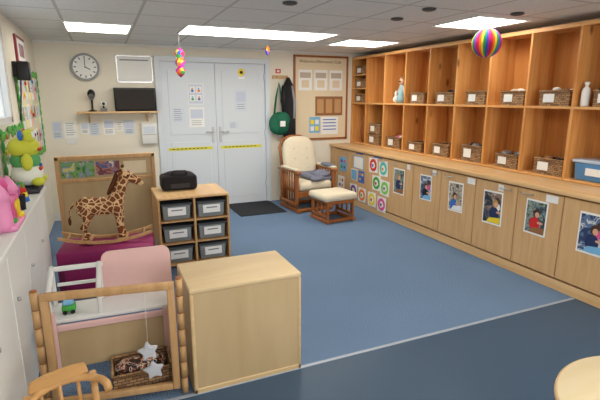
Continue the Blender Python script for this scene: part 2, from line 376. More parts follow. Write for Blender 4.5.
for k,x in enumerate((-.38,-.12,.14)):
    n.box(x,x+.22,-.016,-.012,.12,.42,PAPER,0); n.box(x+.02,x+.2,-.017,-.016,.30,.38,P('ink_soft',(190,176,160),.7),0); n.box(x+.05,x+.17,-.017,-.016,.16,.27,CORK,0)
n.box(-.10,.37,-.016,-.012,-.26,.03,BROWNC,0)
for k in range(3): n.box(-.07+k*.15,.04+k*.15,-.018,-.016,-.22,-.01,P('brown_light',(196,150,104),.8),0)
n.box(-.2,-.02,-.016,-.012,-.52,-.28,LBLUE,0).box(.0,.30,-.016,-.012,-.55,-.28,PAPER,0)
for k in range(4): n.box(.03,.26,-.017,-.016,-.33-.05*k,-.315-.05*k,BLUE,0)
for i in range(2):
    for j in range(2): n.box(-.18+.08*i,-.12+.08*i,-.017,-.016,-.49+.1*j,-.42+.1*j,(PAPER,YEL)[(i+j)%2],0)
n.done()
def text(name,body,loc,size,m,rot,parent=None):
    cu=bpy.data.curves.new(name,'FONT'); cu.body=body; cu.size=size; cu.align_x='CENTER'; cu.align_y='CENTER'; cu.extrude=.0005; cu.materials.append(m)
    o=bpy.data.objects.new(name,cu); sc.collection.objects.link(o); o.rotation_euler=rot
    if parent: o.parent=parent
    o.location=loc; return o
text('header_text','Welcome (Afternoon) Club',(-.02,-.017,.54),.062,P('ink_brown',(110,50,40),.7),(pi/2,0,0),bpy.data.objects['notice_board'])
B('wall_sign',(2.42,YB,1.93)).box(-.04,.04,-.004,0,-.03,.03,RED,0).box(-.02,.02,-.005,-.004,-.015,.015,PAPER,0).done()
h=empty('hanging_bags',(2.45,YB-.03,1.2))
s=B('green_bag',(-.05,-.08,0)); s.ell((0,0,-.02),(.17,.07,.17),DGRN).ell((.03,-.03,.04),(.12,.06,.11),DGRN).ell((-.06,-.01,-.08),(.10,.06,.09),DGRN); s.box(-.03,.05,-.10,-.07,-.06,.02,PAPER,.004)
s.tube([(-.09,0,.1),(-.05,.02,.35),(.0,.03,.56),(.04,.02,.35),(.09,0,.1)],.014,DGRN); s.done(h)
s=B('black_coat',(.10,-.04,.1)); s.tube([(0,0,.54),(0,0,.44),(.0,0,.2),(.01,0,-.1),(.02,0,-.38)],[.02,.07,.095,.10,.09],DARK); s.tube([(.03,-.05,.42),(.07,-.07,.2),(.06,-.09,-.05)],.022,P('grey_lining',(150,152,156),.8)); s.tube([(-.06,-.02,.42),(-.10,-.04,.2),(-.1,-.04,-.05)],[.04,.04,.035],DARK); s.done(h)
s=B('hook_rail',(0,0,.62)); s.box(-.12,.12,0,.03,.0,.05,BEECH,.003)
for x in(-.07,.07): s.tube([(x,0,.03),(x,-.04,.03),(x,-.05,.05)],.006,METAL)
s.done(h)

# ---------------- right wall: base cabinets ----------------
CF=3.3
ys=[6.22,5.75,5.28,4.78,4.27,3.79,3.29,2.80,2.36,1.88,1.4,.92]
cab=B('base_cabinets',(CF,0,0))
cab.box(.02,.69,.92,6.39,.1,.80,BROWNC,.0)
cab.box(.05,.69,.92,6.39,.0,.1,BEECHT,.0)
cab.box(.0,.018,6.23,6.395,.1,.79,BEECH,.002)
for i in range(len(ys)-1):
    cab.box(0,.018,ys[i+1]+.004,ys[i]-.004,.105,.785,BEECH,.003)
    ym=(ys[i]+ys[i+1])/2+ (0.12 if i%2 else -.12)
    cab.tube([(0,ym-.06,.745),(-.022,ym-.05,.745),(-.026,ym,.745),(-.022,ym+.05,.745),(0,ym+.06,.745)],.005,METAL,8)
cab.box(.01,.05,.92,6.39,.0,.085,BEECHT,.002)
cab.done()
B('countertop',(CF,0,0)).box(-.03,.69,.9,6.39,.801,.842,BEECHT,.006,2).done()
def csheet(name,yc,z0,z1,w_,m,fn=None,tilt=0):
    s=B(name,(CF,yc,(z0+z1)/2),rot=(tilt,0,0)); b_=(z1-z0)/2; a=w_/2
    s.box(-.004,-.001,-a,a,-b_,b_,PAPER if m is None else m,0)
    if fn: fn(s,a,b_)
    return s.done()
def photof(m):
    def f(s,a,b_): s.box(-.005,-.004,-a*.88,a*.88,-b_*.9,b_*.88,m,0)
    return f
BG=[PIC('print_bg_%d'%i,st,11,20+i) for i,st in enumerate((
  [(0,(58,70,80)),(.45,(96,120,124)),(.53,(150,160,150)),(.6,(70,84,60))],
  [(0,(44,62,100)),(.45,(92,116,150)),(.55,(200,206,210)),(.62,(60,80,120))],
  [(0,(150,140,120)),(.45,(196,188,170)),(.55,(90,80,74)),(.62,(120,130,150))],
  [(0,(40,44,50)),(.46,(84,92,104)),(.54,(150,120,96)),(.62,(180,186,196))]))]
def kid(i):
    rr=random.Random(40+i)
    def f(s,a,b_):
        s.box(-.005,-.004,-a*.88,a*.88,-b_*.9,b_*.9,BG[i%4],0)
        def flat(p,x,m): s.prism([(max(-a*.87,min(a*.87,q[0])),max(-b_*.88,min(b_*.88,q[1]))) for q in p],0,x-.0006,x,m)
        sh=(NAVY,DARK,BLUE,NAVY,RED)[i%5]; hr=(HAIR2,HAIR1,HAIR1)[i%3]; dx=rr.uniform(-.35,.35)*a; h0=rr.uniform(.05,.4)*b_
        flat(ellp(dx+a*.1,h0-b_*.62,a*.48,b_*.42),-.0056,sh)
        flat(ellp(dx,h0,a*.30,b_*.25),-.0062,hr)
        flat(ellp(dx-a*.07,h0-b_*.07,a*.2,b_*.16),-.0068,SKIN)
        flat(ellp(dx-a*.4,h0-b_*.5,a*.28,b_*.07),-.0068,SKIN)
        flat([(-a*.87,-b_*.88),(a*.5,-b_*.88),(a*.2,-b_*.6),(-a*.87,-b_*.5)],-.0074,(BROWNC,LBLUE,PAPER,YEL)[i%4])
        if i%2: flat(ellp(-a*.5,b_*.45,a*.25,b_*.2),-.0056,HAIR1); flat(ellp(-a*.5,b_*.1,a*.3,b_*.25),-.005,PINK if i%3 else PAPER)
    return f
def card(i):
    cols=(RED,BLUE,GRN,ORANGE,PURP,PINK,YEL)
    def f(s,a,b_):
        for k in range(4):
            cy=(-.4+.8*(k%2))*a; cz=(-.4+.8*(k//2))*b_
            s.prism(ellp(cy,cz,a*.26,b_*.22,10+k),0,-.005,-.004,cols[(i+2*k)%7]) if (i+k)%2 else s.box(-.005,-.004,cy-a*.26,cy+a*.26,cz-b_*.2,cz+b_*.2,cols[(i+k)%7],0)
    return f
csheet('photo_poster',5.97,.46,.68,.22,LBLUE,card(1)); csheet('photo_poster',6.02,.18,.38,.2,None,card(3))
csheet('photo_poster',5.52,.56,.74,.28,LBLUE,photof(PAPER)); csheet('photo_poster',5.43,.37,.54,.16,BLUE,card(4)); csheet('photo_poster',5.63,.38,.54,.17,None,photof(LBLUE))
def circ(cm,ic):
    def f(s,a,b_):
        r=min(a,b_)
        s.cyl((-.004,0,0),(-.006,0,0),r*.84,cm,seg=26)
        s.prism([(q[0]*(1+.25*((k%3)-1)),q[1]*(1+.2*((k%2)-.5))) for k,q in enumerate(ellp(0,0,r*.42,r*.46,9))],0,-.007,-.006,PAPER)
        s.prism(ellp(r*.08,-r*.06,r*.2,r*.24,8),0,-.008,-.007,ic)
    return f
AQ=P('card_aqua',(80,195,180),.5); LM=P('card_lime',(130,205,90),.5)
for y,z,cm,ic in((5.13,.665,RED,BLUE),(4.89,.65,AQ,ORANGE),(5.04,.435,GRN,RED),(4.84,.40,LM,PURP),(5.14,.19,YEL,RED),(4.90,.17,PINK,NAVY),(5.40,.20,ORANGE,GRN),(5.64,.22,PURP,YEL)):
    csheet('circle_poster',y,z-.1,z+.1,.2,None,circ(cm,ic),random.uniform(-.08,.08))
for yc in(5.02,5.50): csheet('name_label',yc,.768,.784,.2,BLUE,None)
for i,(yc,z0,z1,wd_) in enumerate(((4.54,.38,.70,.22),(4.03,.41,.70,.20),(3.55,.39,.70,.21),(3.06,.38,.70,.23),(2.59,.41,.71,.21),(2.10,.39,.71,.22),(1.62,.40,.71,.21))):
    csheet('photo_poster',yc,z0,z1,wd_,None,kid(i),random.uniform(-.03,.03))
for yc,w_ in((3.90,.06),(3.35,.10),(2.98,.06),(2.46,.11),(4.36,.06)): csheet('drawer_label',yc,.715,.775,w_,None,None)

# ---------------- cubby shelf ----------------
SX=3.65; dv=[6.375,5.96,5.48,5.0,4.53,4.06,3.59,3.12,2.65,2.18,1.71,1.24]
cb=B('cubby_shelf_unit',(SX,0,0)); T=.011
for y in dv: cb.box(0,.325,y-T,y+T,.845,2.15,PINE_V,.002)
for z0,z1 in((.845,.865),(1.455,1.477),(2.13,2.152)):
    for i in range(len(dv)-1): cb.box(.0,.325,dv[i+1]+T,dv[i]-T,z0,z1,PINE_H,.002)
cb.box(.325,.34,dv[-1],dv[0],.845,2.15,PINE_B,0)
cb.box(-.004,.0,dv[-1]-T,dv[0]+T,2.12,2.155,PINE_H,.001)
cb.box(.0,.32,5.97,6.36,1.68,1.695,PINE_H,.001); cb.box(.0,.32,5.97,6.36,1.88,1.895,PINE_H,.001)
cb.done()
def basket(x,y,z,w_=.27,d=.24,h=.11,name='wicker_basket',rz=0,label=True,fill=None):
    s=B(name,(x,y,z),rz); t=.012
    for (x0,x1,y0,y1) in((-d/2,-d/2+t,-w_/2,w_/2),(d/2-t,d/2,-w_/2,w_/2),(-d/2+t,d/2-t,-w_/2,-w_/2+t),(-d/2+t,d/2-t,w_/2-t,w_/2)):
        s.box(x0,x1,y0,y1,0,h,WICK,.002)
    s.box(-d/2+t,d/2-t,-w_/2+t,w_/2-t,0,.01,WICK,0)
    s.tube([(-d/2,-w_/2,h),(-d/2,w_/2,h),(d/2,w_/2,h),(d/2,-w_/2,h),(-d/2,-w_/2,h)],.009,WICKL,8)
    if label: s.box(-d/2-.006,-d/2-.003,-w_*.02,w_*.36,h*.25,h*.8,PAPER,.001)
    if fill:
        for k in range(7):
            s.ell((random.uniform(-.06,.06),random.uniform(-.09,.09),h*.8+random.uniform(0,.035)),(.04,.04,.03),random.choice(fill),seg=10)
    return s.done()
U0=1.478; L0=.866; bx=SX+.14
cen=lambda i:(dv[i]+dv[i+1])/2
basket(bx,cen(0),U0,.28,.22,.12); basket(bx,cen(0),1.696,.28,.22,.12); basket(bx,cen(0),1.896,.28,.22,.12)
basket(bx,cen(3),U0,.27,.24,.13); basket(bx,cen(4)-.03,U0,.29,.24,.13,fill=[DARK,GREY]); basket(bx,cen(5)-.05,U0,.27,.24,.135); basket(bx,cen(6)-.06,U0,.27,.24,.13,fill=[PAPER,CREAM])
basket(bx,cen(7)-.04,U0,.29,.24,.13,fill=[BROWNC,PAPER]); basket(bx,cen(8)-.06,U0,.27,.24,.13,fill=[DARK]); basket(bx,cen(9),U0,.27,.24,.12)
s=B('doll',(SX+.12,cen(2)-.02,U0)); s.lathe([(.07,0),(.065,.08),(.04,.2),(.03,.24)],(0,0,0),P('doll_dress',(150,190,200),.8),18); s.ell((0,0,.29),(.045,.045,.055),P('skin_doll',(226,180,150),.6)); s.ell((.012,0,.31),(.048,.05,.05),BROWNC)
s.tube([(0,-.03,.22),(-.02,-.09,.12)],.014,P('skin_doll',(226,180,150),.6)).tube([(0,.03,.22),(-.02,.09,.12)],.014,P('skin_doll',(226,180,150),.6)); s.ell((-.045,0,.285),(.006,.02,.008),DARK); s.done()
s=B('plush_toy',(SX+.14,cen(2)+.13,U0)); s.ell((0,0,.05),(.05,.05,.05),PAPER).ell((0,0,.12),(.035,.035,.035),PAPER).ell((0,.02,.155),(.012,.01,.02),PAPER).ell((0,-.02,.155),(.012,.01,.02),PAPER); s.ell((-.034,0,.118),(.006,.008,.006),BLACK); s.done()
s=B('fabric_doll',(SX+.14,cen(2)-.15,U0)); s.ell((0,0,.05),(.05,.045,.05),DARK).ell((0,0,.12),(.035,.035,.04),CREAM).ell((.01,0,.14),(.037,.037,.03),HAIR1); s.done()
basket(bx,cen(1),L0,.3,.26,.15); basket(bx,cen(1),L0+.165,.28,.24,.14)
basket(bx,cen(2),L0,.3,.24,.15,fill=[PAPER,PINK,CREAM,PAPER]); basket(bx,cen(3),L0,.27,.24,.12); basket(bx,cen(4)-.02,L0,.27,.24,.14)
basket(bx,cen(5)-.05,L0,.29,.24,.17,fill=[GREY,DARK]); basket(bx,cen(6)-.06,L0,.27,.24,.13,fill=[GREY]); basket(bx,cen(7)-.06,L0,.29,.24,.14,fill=[BROWNC,DARK])
basket(bx,cen(9),L0,.27,.24,.12)
s=B('wooden_skittle',(SX+.12,cen(0)+.02,L0)); s.lathe([(.03,0),(.055,.08),(.05,.2),(.026,.30),(.036,.36),(.02,.41)],(0,0,0),HOAK,18); s.done()
s=B('plastic_tub',(SX+.15,cen(8),L0)); 
TB=P('blue_tub',(96,150,205),.3,alpha=.85)
s.box(-.12,.12,-.17,.17,0,.15,TB,.012,2,taper=.93); s.box(-.13,.13,-.185,.185,.15,.175,P('tub_lid',(190,205,225),.35),.006,2); s.box(-.126,-.12,-.08,.06,.05,.11,PAPER,0); s.done()
s=B('lotion_bottle',(SX+.06,2.585,U0)); s.lathe([(.03,0),(.034,.02),(.034,.12),(.026,.15),(.012,.16),(.012,.175),(.02,.18),(.02,.2)],(0,0,0),PAPER,18); s.done()

# ---------------- hanging decorations ----------------
s=B('honeycomb_paper_ball',(3.24,3.25,2.03)); t=bmesh.new(); bmesh.ops.create_uvsphere(t,u_segments=72,v_segments=24,radius=.128)
for v in t.verts:
    a=math.atan2(v.co.y,v.co.x); k=round(a/(2*pi)*72)
    f_=1.0 if k%2 else .88; v.co.x*=f_; v.co.y*=f_
s.add(t,RAINBOW('rainbow_ball',6),None,False); s.cyl((0,0,.125),(0,0,.19),.0015,PAPER,seg=6); s.done()
s=B('paper_spiral_decoration',(.83,5.2,1.93)); s.lathe([(.005,-.16),(.04,-.13),(.055,-.09),(.035,-.06),(.06,.0),(.035,.03),(.055,.09),(.03,.13),(.003,.15)],(0,0,0),RAINBOW('rainbow_foil',6,True),18); s.cyl((0,0,.15),(0,0,.29),.0015,PAPER,seg=6); s.done()
s=B('paper_spiral_decoration',(1.87,5.3,2.1)); s.lathe([(.003,-.06),(.02,-.04),(.028,0),(.02,.04),(.003,.06)],(0,0,0),RAINBOW('rainbow_foil2',6,True),12); s.cyl((0,0,.05),(0,0,.12),.0015,PAPER,seg=6); s.done()

# ---------------- glider rocking chair ----------------
def slat(s,p0,p1,r,m): s.cyl(p0,p1,r,m,seg=10)
g=empty('rocking_chair',(2.60,5.79,0),.08,1.0)
s=B('chair_frame')
for x in(-.25,.25): s.box(x-.03,x+.03,-.30,.30,.0,.06,HOAK,.012,2)
s.box(-.25,.25,-.28,-.21,.01,.055,HOAK,.01).box(-.25,.25,.2,.27,.01,.055,HOAK,.01)
for x in(-.29,.29):
    s.box(x-.02,x+.02,-.30,-.25,.1,.56,HOAK,.008,2); s.box(x-.02,x+.02,.16,.21,.1,.56,HOAK,.008,2)
    s.box(x-.02,x+.02,-.30,.24,.1,.15,HOAK,.008,2); s.box(x-.035,x+.035,-.34,.26,.555,.585,HOAK,.01,2)
    for k in range(5): slat(s,(x,-.2+.075*k,.15),(x,-.2+.075*k,.555),.011,HOAK)
    xi=x*.86
    s.box(xi-.012,xi+.012,-.2,-.16,.05,.3,HOAK,.004); s.box(xi-.012,xi+.012,.1,.14,.05,.3,HOAK,.004)
s.box(-.27,.27,-.28,.2,.27,.30,HOAK,.006)
s.box(-.27,.27,-.30,-.27,.22,.30,HOAK,.006)
s.tube([(-.24,.2,.3),(-.26,.26,.6),(-.26,.32,.85),(-.2,.35,.96),(-.08,.365,1.0),(.08,.365,1.0),(.2,.35,.96),(.26,.32,.85),(.26,.26,.6),(.24,.2,.3)],.022,HOAK)
for k in range(5): slat(s,(-.16+.08*k,.21,.32),(-.16+.08*k,.36,.98),.009,HOAK)
s.done(g)
s=B('seat_cushion'); s.box(-.26,.26,-.30,.17,.30,.43,CREAM,.05,4,smooth=True); s.done(g)
s=B('back_cushion')
pts=[]
W_,H_=.265,.325
for k in range(28):
    a=2*pi*k/28; cx=abs(math.cos(a))**.6*(1 if math.cos(a)>=0 else -1); sy=abs(math.sin(a))**.7*(1 if math.sin(a)>=0 else -1)
    pts.append((cx*W_,sy*H_))
t=bmesh.new(); rings=[]
for yy,sc_ in((-.06,.6),(-.055,.85),(-.03,.97),(0,1),(.03,.97),(.05,.8)):
    rings.append([t.verts.new((p[0]*sc_,yy,p[1]*sc_)) for p in pts])
for i in range(5):
    for k in range(28): t.faces.new((rings[i][k],rings[i][(k+1)%28],rings[i+1][(k+1)%28],rings[i+1][k]))
t.faces.new(rings[0][::-1]); t.faces.new(rings[-1]); bmesh.ops.recalc_face_normals(t,faces=t.faces)
s.add(t,CREAM,Matrix.Translation((0,.21,.69))@Euler((-.2,0,0)).to_matrix().to_4x4(),True)
for zz in(.56,.7,.84):
    for xx in(-.1,.1): s.ell((xx,.145+(zz-.7)*.2,zz),(.010,.006,.010),P('tuft',(200,188,164),.9),seg=8)
s.done(g)
for sx_ in(-1,1):
    s=B('arm_pad_%s'%('a' if sx_<0 else 'b')); s.box(sx_*.29-.04,sx_*.29+.04,-.3,.16,.586,.62,CREAM,.016,3,smooth=True); s.done(g)
s=B('grey_blanket'); 
s.box(-.06,.27,-.28,.12,.432,.50,GREYF,.03,3,smooth=True,rot=(.1,.05,.2)); s.ell((.16,-.12,.50),(.14,.15,.055),GREYF).ell((.05,-.24,.46),(.14,.08,.045),GREYF,rot=(0,0,.4)).ell((.29,-.1,.62),(.06,.16,.03),GREYF); s.done(g)
g=empty('footstool',(2.655,5.07,0),.1)
s=B('stool_frame')
for x in(-.19,.19):
    s.box(x-.022,x+.022,-.22,.22,.0,.05,HOAK,.012,2); s.box(x-.018,x+.018,-.2,.2,.25,.29,HOAK,.008,2); s.box(x-.018,x+.018,-.19,.19,.07,.11,HOAK,.008,2)
    for k in range(4): slat(s,(x,-.15+.1*k,.1),(x,-.15+.1*k,.25),.012,HOAK)
    s.box(x-.012,x+.012,-.2,-.17,.04,.28,HOAK,.004).box(x-.012,x+.012,.17,.2,.04,.28,HOAK,.004)
s.box(-.19,.19,-.2,-.15,.01,.045,HOAK,.006).box(-.19,.19,.15,.2,.01,.045,HOAK,.006).box(-.19,.19,-.2,-.17,.24,.285,HOAK,.006).box(-.19,.19,.17,.2,.24,.285,HOAK,.006)
s.done(g)
s=B('stool_cushion'); s.box(-.25,.25,-.22,.22,.28,.375,CREAM,.045,4,smooth=True); s.done(g)

B('doormat',(2.0,6.0,0)).box(-.42,.24,-.36,.38,.001,.012,SPECK('mat_dark',(34,36,42),(56,58,64),150,.95,.5),.003).done()

# ---------------- storage unit ----------------
s=B('tray_storage_unit',(.705,4.33,0)); a=.325;b_=.27;Hh=.68
s.box(-a,a,-b_,b_,Hh-.022,Hh,BEECHT,.004).box(-a,a,-b_,b_,.03,.05,BW,.002)
for x in(-a,-.01,a-.02): s.box(x,x+.02,-b_,b_,.03,Hh-.022,BW,.003)
for z in(.235,.445): s.box(-a+.02,-.01,-b_,b_,z,z+.015,BW,.002).box(.01,a-.02,-b_,b_,z,z+.015,BW,.002)
s.box(-a+.02,a-.02,b_-.01,b_,.05,Hh-.02,BW,0)
for x in(-a+.05,a-.05):
    for y in(-b_+.05,b_-.05): s.cyl((x,y,0),(x,y,.03),.022,BLACK)
s.done()
for zi,z in enumerate((.052,.252,.462)):
    for xi,x in enumerate((-.158,.158)):
        t_=B('storage_tray',(.705+x,4.30,z))
        t_.box(-.125,.125,-.22,.2,0,.135,CLEAR,.01,2,taper=.94); t_.box(-.137,.137,-.232,.21,.135,.155,P('tray_rim',(70,74,80),.4),.005)
        t_.box(-.08,.08,-.236,-.225,.045,.12,PAPER,.002); t_.box(-.05,.05,-.238,-.236,.09,.1,INK,0)
        t_.box(-.11,.11,-.2,.18,.02,.1,random.choice([GREY,DARK,BROWNC,GREYF]),.01)
        t_.done()
s=B('black_bag',(.63,4.46,.681),sc=1.12); s.box(-.15,.15,-.10,.10,0,.13,DARK,.03,3,smooth=True).ell((0,0,.125),(.13,.085,.035),DARK)
s.tube([(-.07,-.06,.12),(-.05,-.08,.165),(.05,-.08,.165),(.07,-.06,.12)],.008,BLACK); s.box(-.08,.08,-.106,-.098,.02,.06,P('bag_pocket',(58,56,60),.8),.003); s.done()

# ---------------- wooden display panel ----------------
s=B('display_board',(.0,4.98,0)); a=.47
for x in(-a,a-.035): s.box(x,x+.035,-.02,.02,0,.98,BW,.004)
s.box(-a,a,-.02,.02,.945,.985,BW,.004).box(-a+.035,a-.035,-.02,.02,.05,.09,BW,.004).box(-a+.035,a-.035,-.015,.015,.72,.75,BW,.003)
s.box(-a+.035,a-.035,.0,.01,.09,.945,MAPLEV,0)
for x in(-a+.017,a-.017): s.box(x-.02,x+.02,-.15,.15,0,.04,BW,.004)
s.box(-.42,-.12,-.006,-.001,.77,.93,POSTG,0).box(-.10,.12,-.006,-.001,.78,.92,POSTR,0).box(.16,.38,-.006,-.001,.78,.91,CORK,0)
s.done()

# ---------------- trunk + giraffe ----------------
s=B('storage_trunk',(-.045,3.90,0),-.10); a=.35;b_=.20
s.box(-a,a,-b_,b_,0,.28,MAG,.008,2).box(-a-.006,a+.006,-b_-.006,b_+.006,.285,.385,MAG,.012,2)
for x in(-a,0,a-.04): s.box(x-.003,x+.043,-b_-.009,b_+.009,.0,.275,MAGD,.002)
s.box(-.04,.04,-b_-.018,-b_-.004,.24,.31,METAL,.003); s.box(-a-.012,a+.012,-b_-.012,b_+.012,.272,.29,MAGD,.003)
s.done()
GF=GIRAFFE()
g=empty('rocking_giraffe',(-.03,3.93,.387),-.10,.86)
s=B('giraffe_body')
def T(p,r): s.tube(p,r,GF,12)
T([(-.26,0,.36),(-.2,0,.36),(-.1,0,.345),(.0,0,.345),(.08,0,.36),(.13,0,.36)],[.05,.085,.09,.09,.085,.05])
T([(.07,0,.37),(.11,0,.45),(.15,0,.55),(.175,0,.62)],[.085,.066,.052,.05])
T([(.15,0,.635),(.2,0,.625),(.27,0,.585),(.32,0,.56)],[.045,.056,.042,.034])
for y in(-.055,.055):
    T([(.09,y,.34),(.11,y,.24),(.105,y,.14),(.12,y,.05)],[.055,.04,.032,.034])
    T([(-.21,y,.34),(-.17,y,.24),(-.215,y,.15),(-.2,y,.05)],[.065,.045,.032,.034])
o=s.done(g)
md=o.modifiers.new('r','REMESH'); md.mode='VOXEL'; md.voxel_size=.008; md.use_smooth_shade=True
md=o.modifiers.new('s','SMOOTH'); md.iterations=4; md.factor=.5
s=B('giraffe_details')
MAN=P('mane_brown',(88,48,24),.95); TAN=P('muzzle_tan',(216,184,140),.9)
for y in(-.055,.055):
    for x in(.122,-.198): s.ell((x,y,.028),(.036,.028,.028),MAN)
s.tube([(.02,0,.455),(.045,0,.50),(.085,0,.58),(.12,0,.66),(.16,0,.685)],[.012,.022,.022,.024,.012],MAN)
for y in(-1,1):
    s.ell((.14,y*.06,.655),(.018,.035,.018),GF,rot=(y*.5,0,0)); s.cyl((.175,y*.022,.66),(.17,y*.026,.715),.009,TAN); s.ell((.17,y*.026,.72),(.014,.014,.014),MAN)
    s.ell((.215,y*.047,.635),(.011,.008,.011),BLACK); s.ell((.335,y*.012,.568),(.004,.006,.004),MAN)
s.ell((.315,0,.552),(.034,.034,.028),TAN)
s.tube([(-.28,0,.39),(-.32,0,.33),(-.33,0,.24)],[.012,.008,.008],GF); s.ell((-.332,0,.215),(.014,.014,.04),MAN)
s.done(g)
s=B('wooden_rocker')
for y in(-.1,.1):
    p=[]
    for k in range(17):
        x=-.41+.82*k/16-.02; p.append((x,y,.016+.07*((x+.02)/.41)**2))
    for k in range(16): 
        x0,z0=p[k][0],p[k][2]; x1,z1=p[k+1][0],p[k+1][2]
        s.prism([(x0,z0-.012),(x1,z1-.012),(x1,z1+.014),(x0,z0+.014)],1,y-.012,y+.012,BW)
for x in(-.2,.12): s.box(x-.05,x+.05,-.11,.11,.028,.044,BW,.003)
for x in(-.36,.32): s.cyl((x,-.1,.065),(x,.1,.065),.009,BW)
s.tube([(.14,-.14,.5),(.14,.14,.5)],.011,BW)
s.done(g)

# ---------------- foreground box ----------------
s=B('wooden_storage_box',(.635,2.37,0)); a=.31;b_=.205;Hh=.60
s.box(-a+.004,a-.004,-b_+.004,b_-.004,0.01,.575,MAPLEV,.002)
s.box(-a,a,-b_,b_,.572,.60,MAPLE,.008,3)
for x in(-a,a-.02):
    for y in(-b_,b_-.02): s.box(x,x+.02,y,y+.02,0,.572,MAPLE_E,.007,3)
s.box(-a,a,-b_,-b_+.02,0,.03,MAPLE_E,.004).box(-a,-a+.02,-b_,b_,0,.03,MAPLE_E,.004).box(a-.02,a,-b_,b_,0,.03,MAPLE_E,.004)
s.done()

# ---------------- gate ----------------
L=.62
g=empty('play_gate',(-.045,2.27,0),-.16)
s=B('gate_frame')
for x in(-L/2,L/2-.038): s.box(x,x+.038,-.016,.016,.03,.63,BW,.006,2)
s.box(-L/2,L/2,-.017,.017,.60,.638,BW,.006,2).box(-L/2+.038,L/2-.038,-.015,.015,.03,.065,BW,.005,2)
s.done(g)
s=B('gate_hinge_posts')
for x in(-L/2-.023,L/2+.023):
    z=.0
    while z<.60:
        s.cyl((x,0,z),(x,0,z+.088),.018,BW,seg=16); s.cyl((x,0,z+.088),(x,0,z+.094),.0165,HOAK,seg=12); z+=.094
s.done(g)
STAR=P('star_fabric',(200,201,208),.9,var=.1)
for i,(x,z) in enumerate(((.165,.29),(.185,.18))):
    p=[]
    for k in range(10):
        r=.055 if k%2==0 else .03; an=pi/2+k*pi/5+.15; p.append((x+r*math.cos(an),z+r*math.sin(an)))
    s=B('star_%d'%i); s.prism(p,1,-.05,-.03,STAR,.004)
    if i==0: s.cyl((x,-.04,z+.04),(x,-.017,.60),.001,PAPER,seg=6)
    else: s.cyl((x,-.04,z+.04),(x,-.04,z+.09),.001,PAPER,seg=6)
    s.done(g)
# ---------------- doll high chair behind the gate ----------------
g=empty('doll_high_chair',(-.03,2.68,0),-.05)
s=B('pink_backboard'); 
p=[(-.06,.30),(.34,.30),(.34,.60)]+[(.34-.05*(1-math.cos(a*pi/8)) ,.60+.05*math.sin(a*pi/8)) for a in range(1,5)]+[(-.06+.05*(1-math.cos(a*pi/8)),.60+.05*math.sin(a*pi/8)) for a in range(4,-1,-1)]
s.prism(p,1,.12,.145,PALEP)
s.box(-.33,-.29,-.14,-.12,.02,.42,PALEP,.004).box(.26,.30,-.14,-.12,.02,.36,PALEP,.004).box(-.29,.26,-.14,-.12,.31,.345,PALEP,.004)
s.done(g)
s=B('white_frame')
s.box(-.34,.30,-.12,.12,.35,.37,WHITE,.005,2)
for x in(-.33,-.08):
    s.box(x,x+.022,.09,.112,.37,.60,WHITE,.004).box(x,x+.022,-.11,-.088,.37,.5,WHITE,.004)
s.box(-.34,-.05,.085,.115,.575,.60,WHITE,.005)
s.tube([(-.32,-.10,.5),(-.32,-.04,.53),(-.32,.04,.56),(-.32,.10,.60)],.014,WHITE); s.tube([(-.07,-.10,.5),(-.07,-.04,.53),(-.07,.04,.56),(-.07,.10,.60)],.014,WHITE)
s.box(-.30,-.09,.095,.108,.48,.50,WHITE,.003)
for x in(-.32,.28):
    for y in(-.11,.10): s.box(x-.012,x+.012,y-.012,y+.012,0,.35,WHITE,.003)
s.done(g)
s=B('tan_panel'); s.box(-.29,.26,-.13,-.12,.08,.31,MAPLEV,.003); s.done(g)
s=B('toy_bus',(-.27,2.66,.372)); s.box(-.03,.04,-.03,.03,.01,.05,GRN,.008,2).box(-.025,.03,-.028,.028,.05,.07,LBLUE,.006)
for x in(-.015,.025):
    for y in(-.03,.03): s.cyl((x,y-.004,.012),(x,y+.004,.012),.012,BLACK)
s.done()
bo=basket(.08,2.405,.0,.2,.30,.12,name='fabric_basket',label=False)
s=B('folded_fabrics',(0,0,.012)); s.ell((-.05,0,.09),(.09,.07,.05),PATT).ell((.06,0,.10),(.07,.07,.05),PATT).box(-.12,.12,-.07,.07,.0,.09,PATT,.02,2); s.done(bo)

# ---------------- child's chair ----------------
s=B('child_armchair',(-.215,1.80,0),.35,sc=.90)
CH=WOOD('child_chair_beech',(196,148,92),(214,170,114),0,.4,20,.08)
for x in(-.15,.15):
    for y in(-.13,.13): s.cyl((x,y,0),(x*.93,y*.93,.44 if y>0 else .40),.016,CH,seg=12)
s.box(-.16,.16,-.15,.15,.245,.265,CH,.008,2)
p=[]
for k in range(13):
    an=-.35+ (pi+.7)*k/12; p.append((.165*math.cos(an),.02+.15*math.sin(an),.42))
s.tube(p,.018,CH,10)
for k in range(3): s.cyl((-.08+.08*k,.145,.26),(-.08+.08*k,.16,.42),.009,CH,seg=8)
s.prism([(-.13,.43),(.13,.43),(.12,.48),(.06,.495),(-.06,.495),(-.12,.48)],1,.145,.165,CH,.004)
s.done()

# ---------------- round table ----------------
s=B('round_table',(1.715,.66,0)); TT=WOOD('table_top_pale',(226,208,168),(236,220,186),0,.35,10,.1)
s.lathe([(.40,.47),(.41,.475),(.413,.485),(.41,.497),(.405,.50)],(0,0,0),MAPLE_E,64); s.lathe([(.404,.499),(.403,.5015)],(0,0,0),TT,64)
for a_ in range(4):
    an=a_*pi/2+pi/4; s.cyl((.3*math.cos(an),.3*math.sin(an),0),(.28*math.cos(an),.28*math.sin(an),.47),.02,MAPLE_E)
s.done()

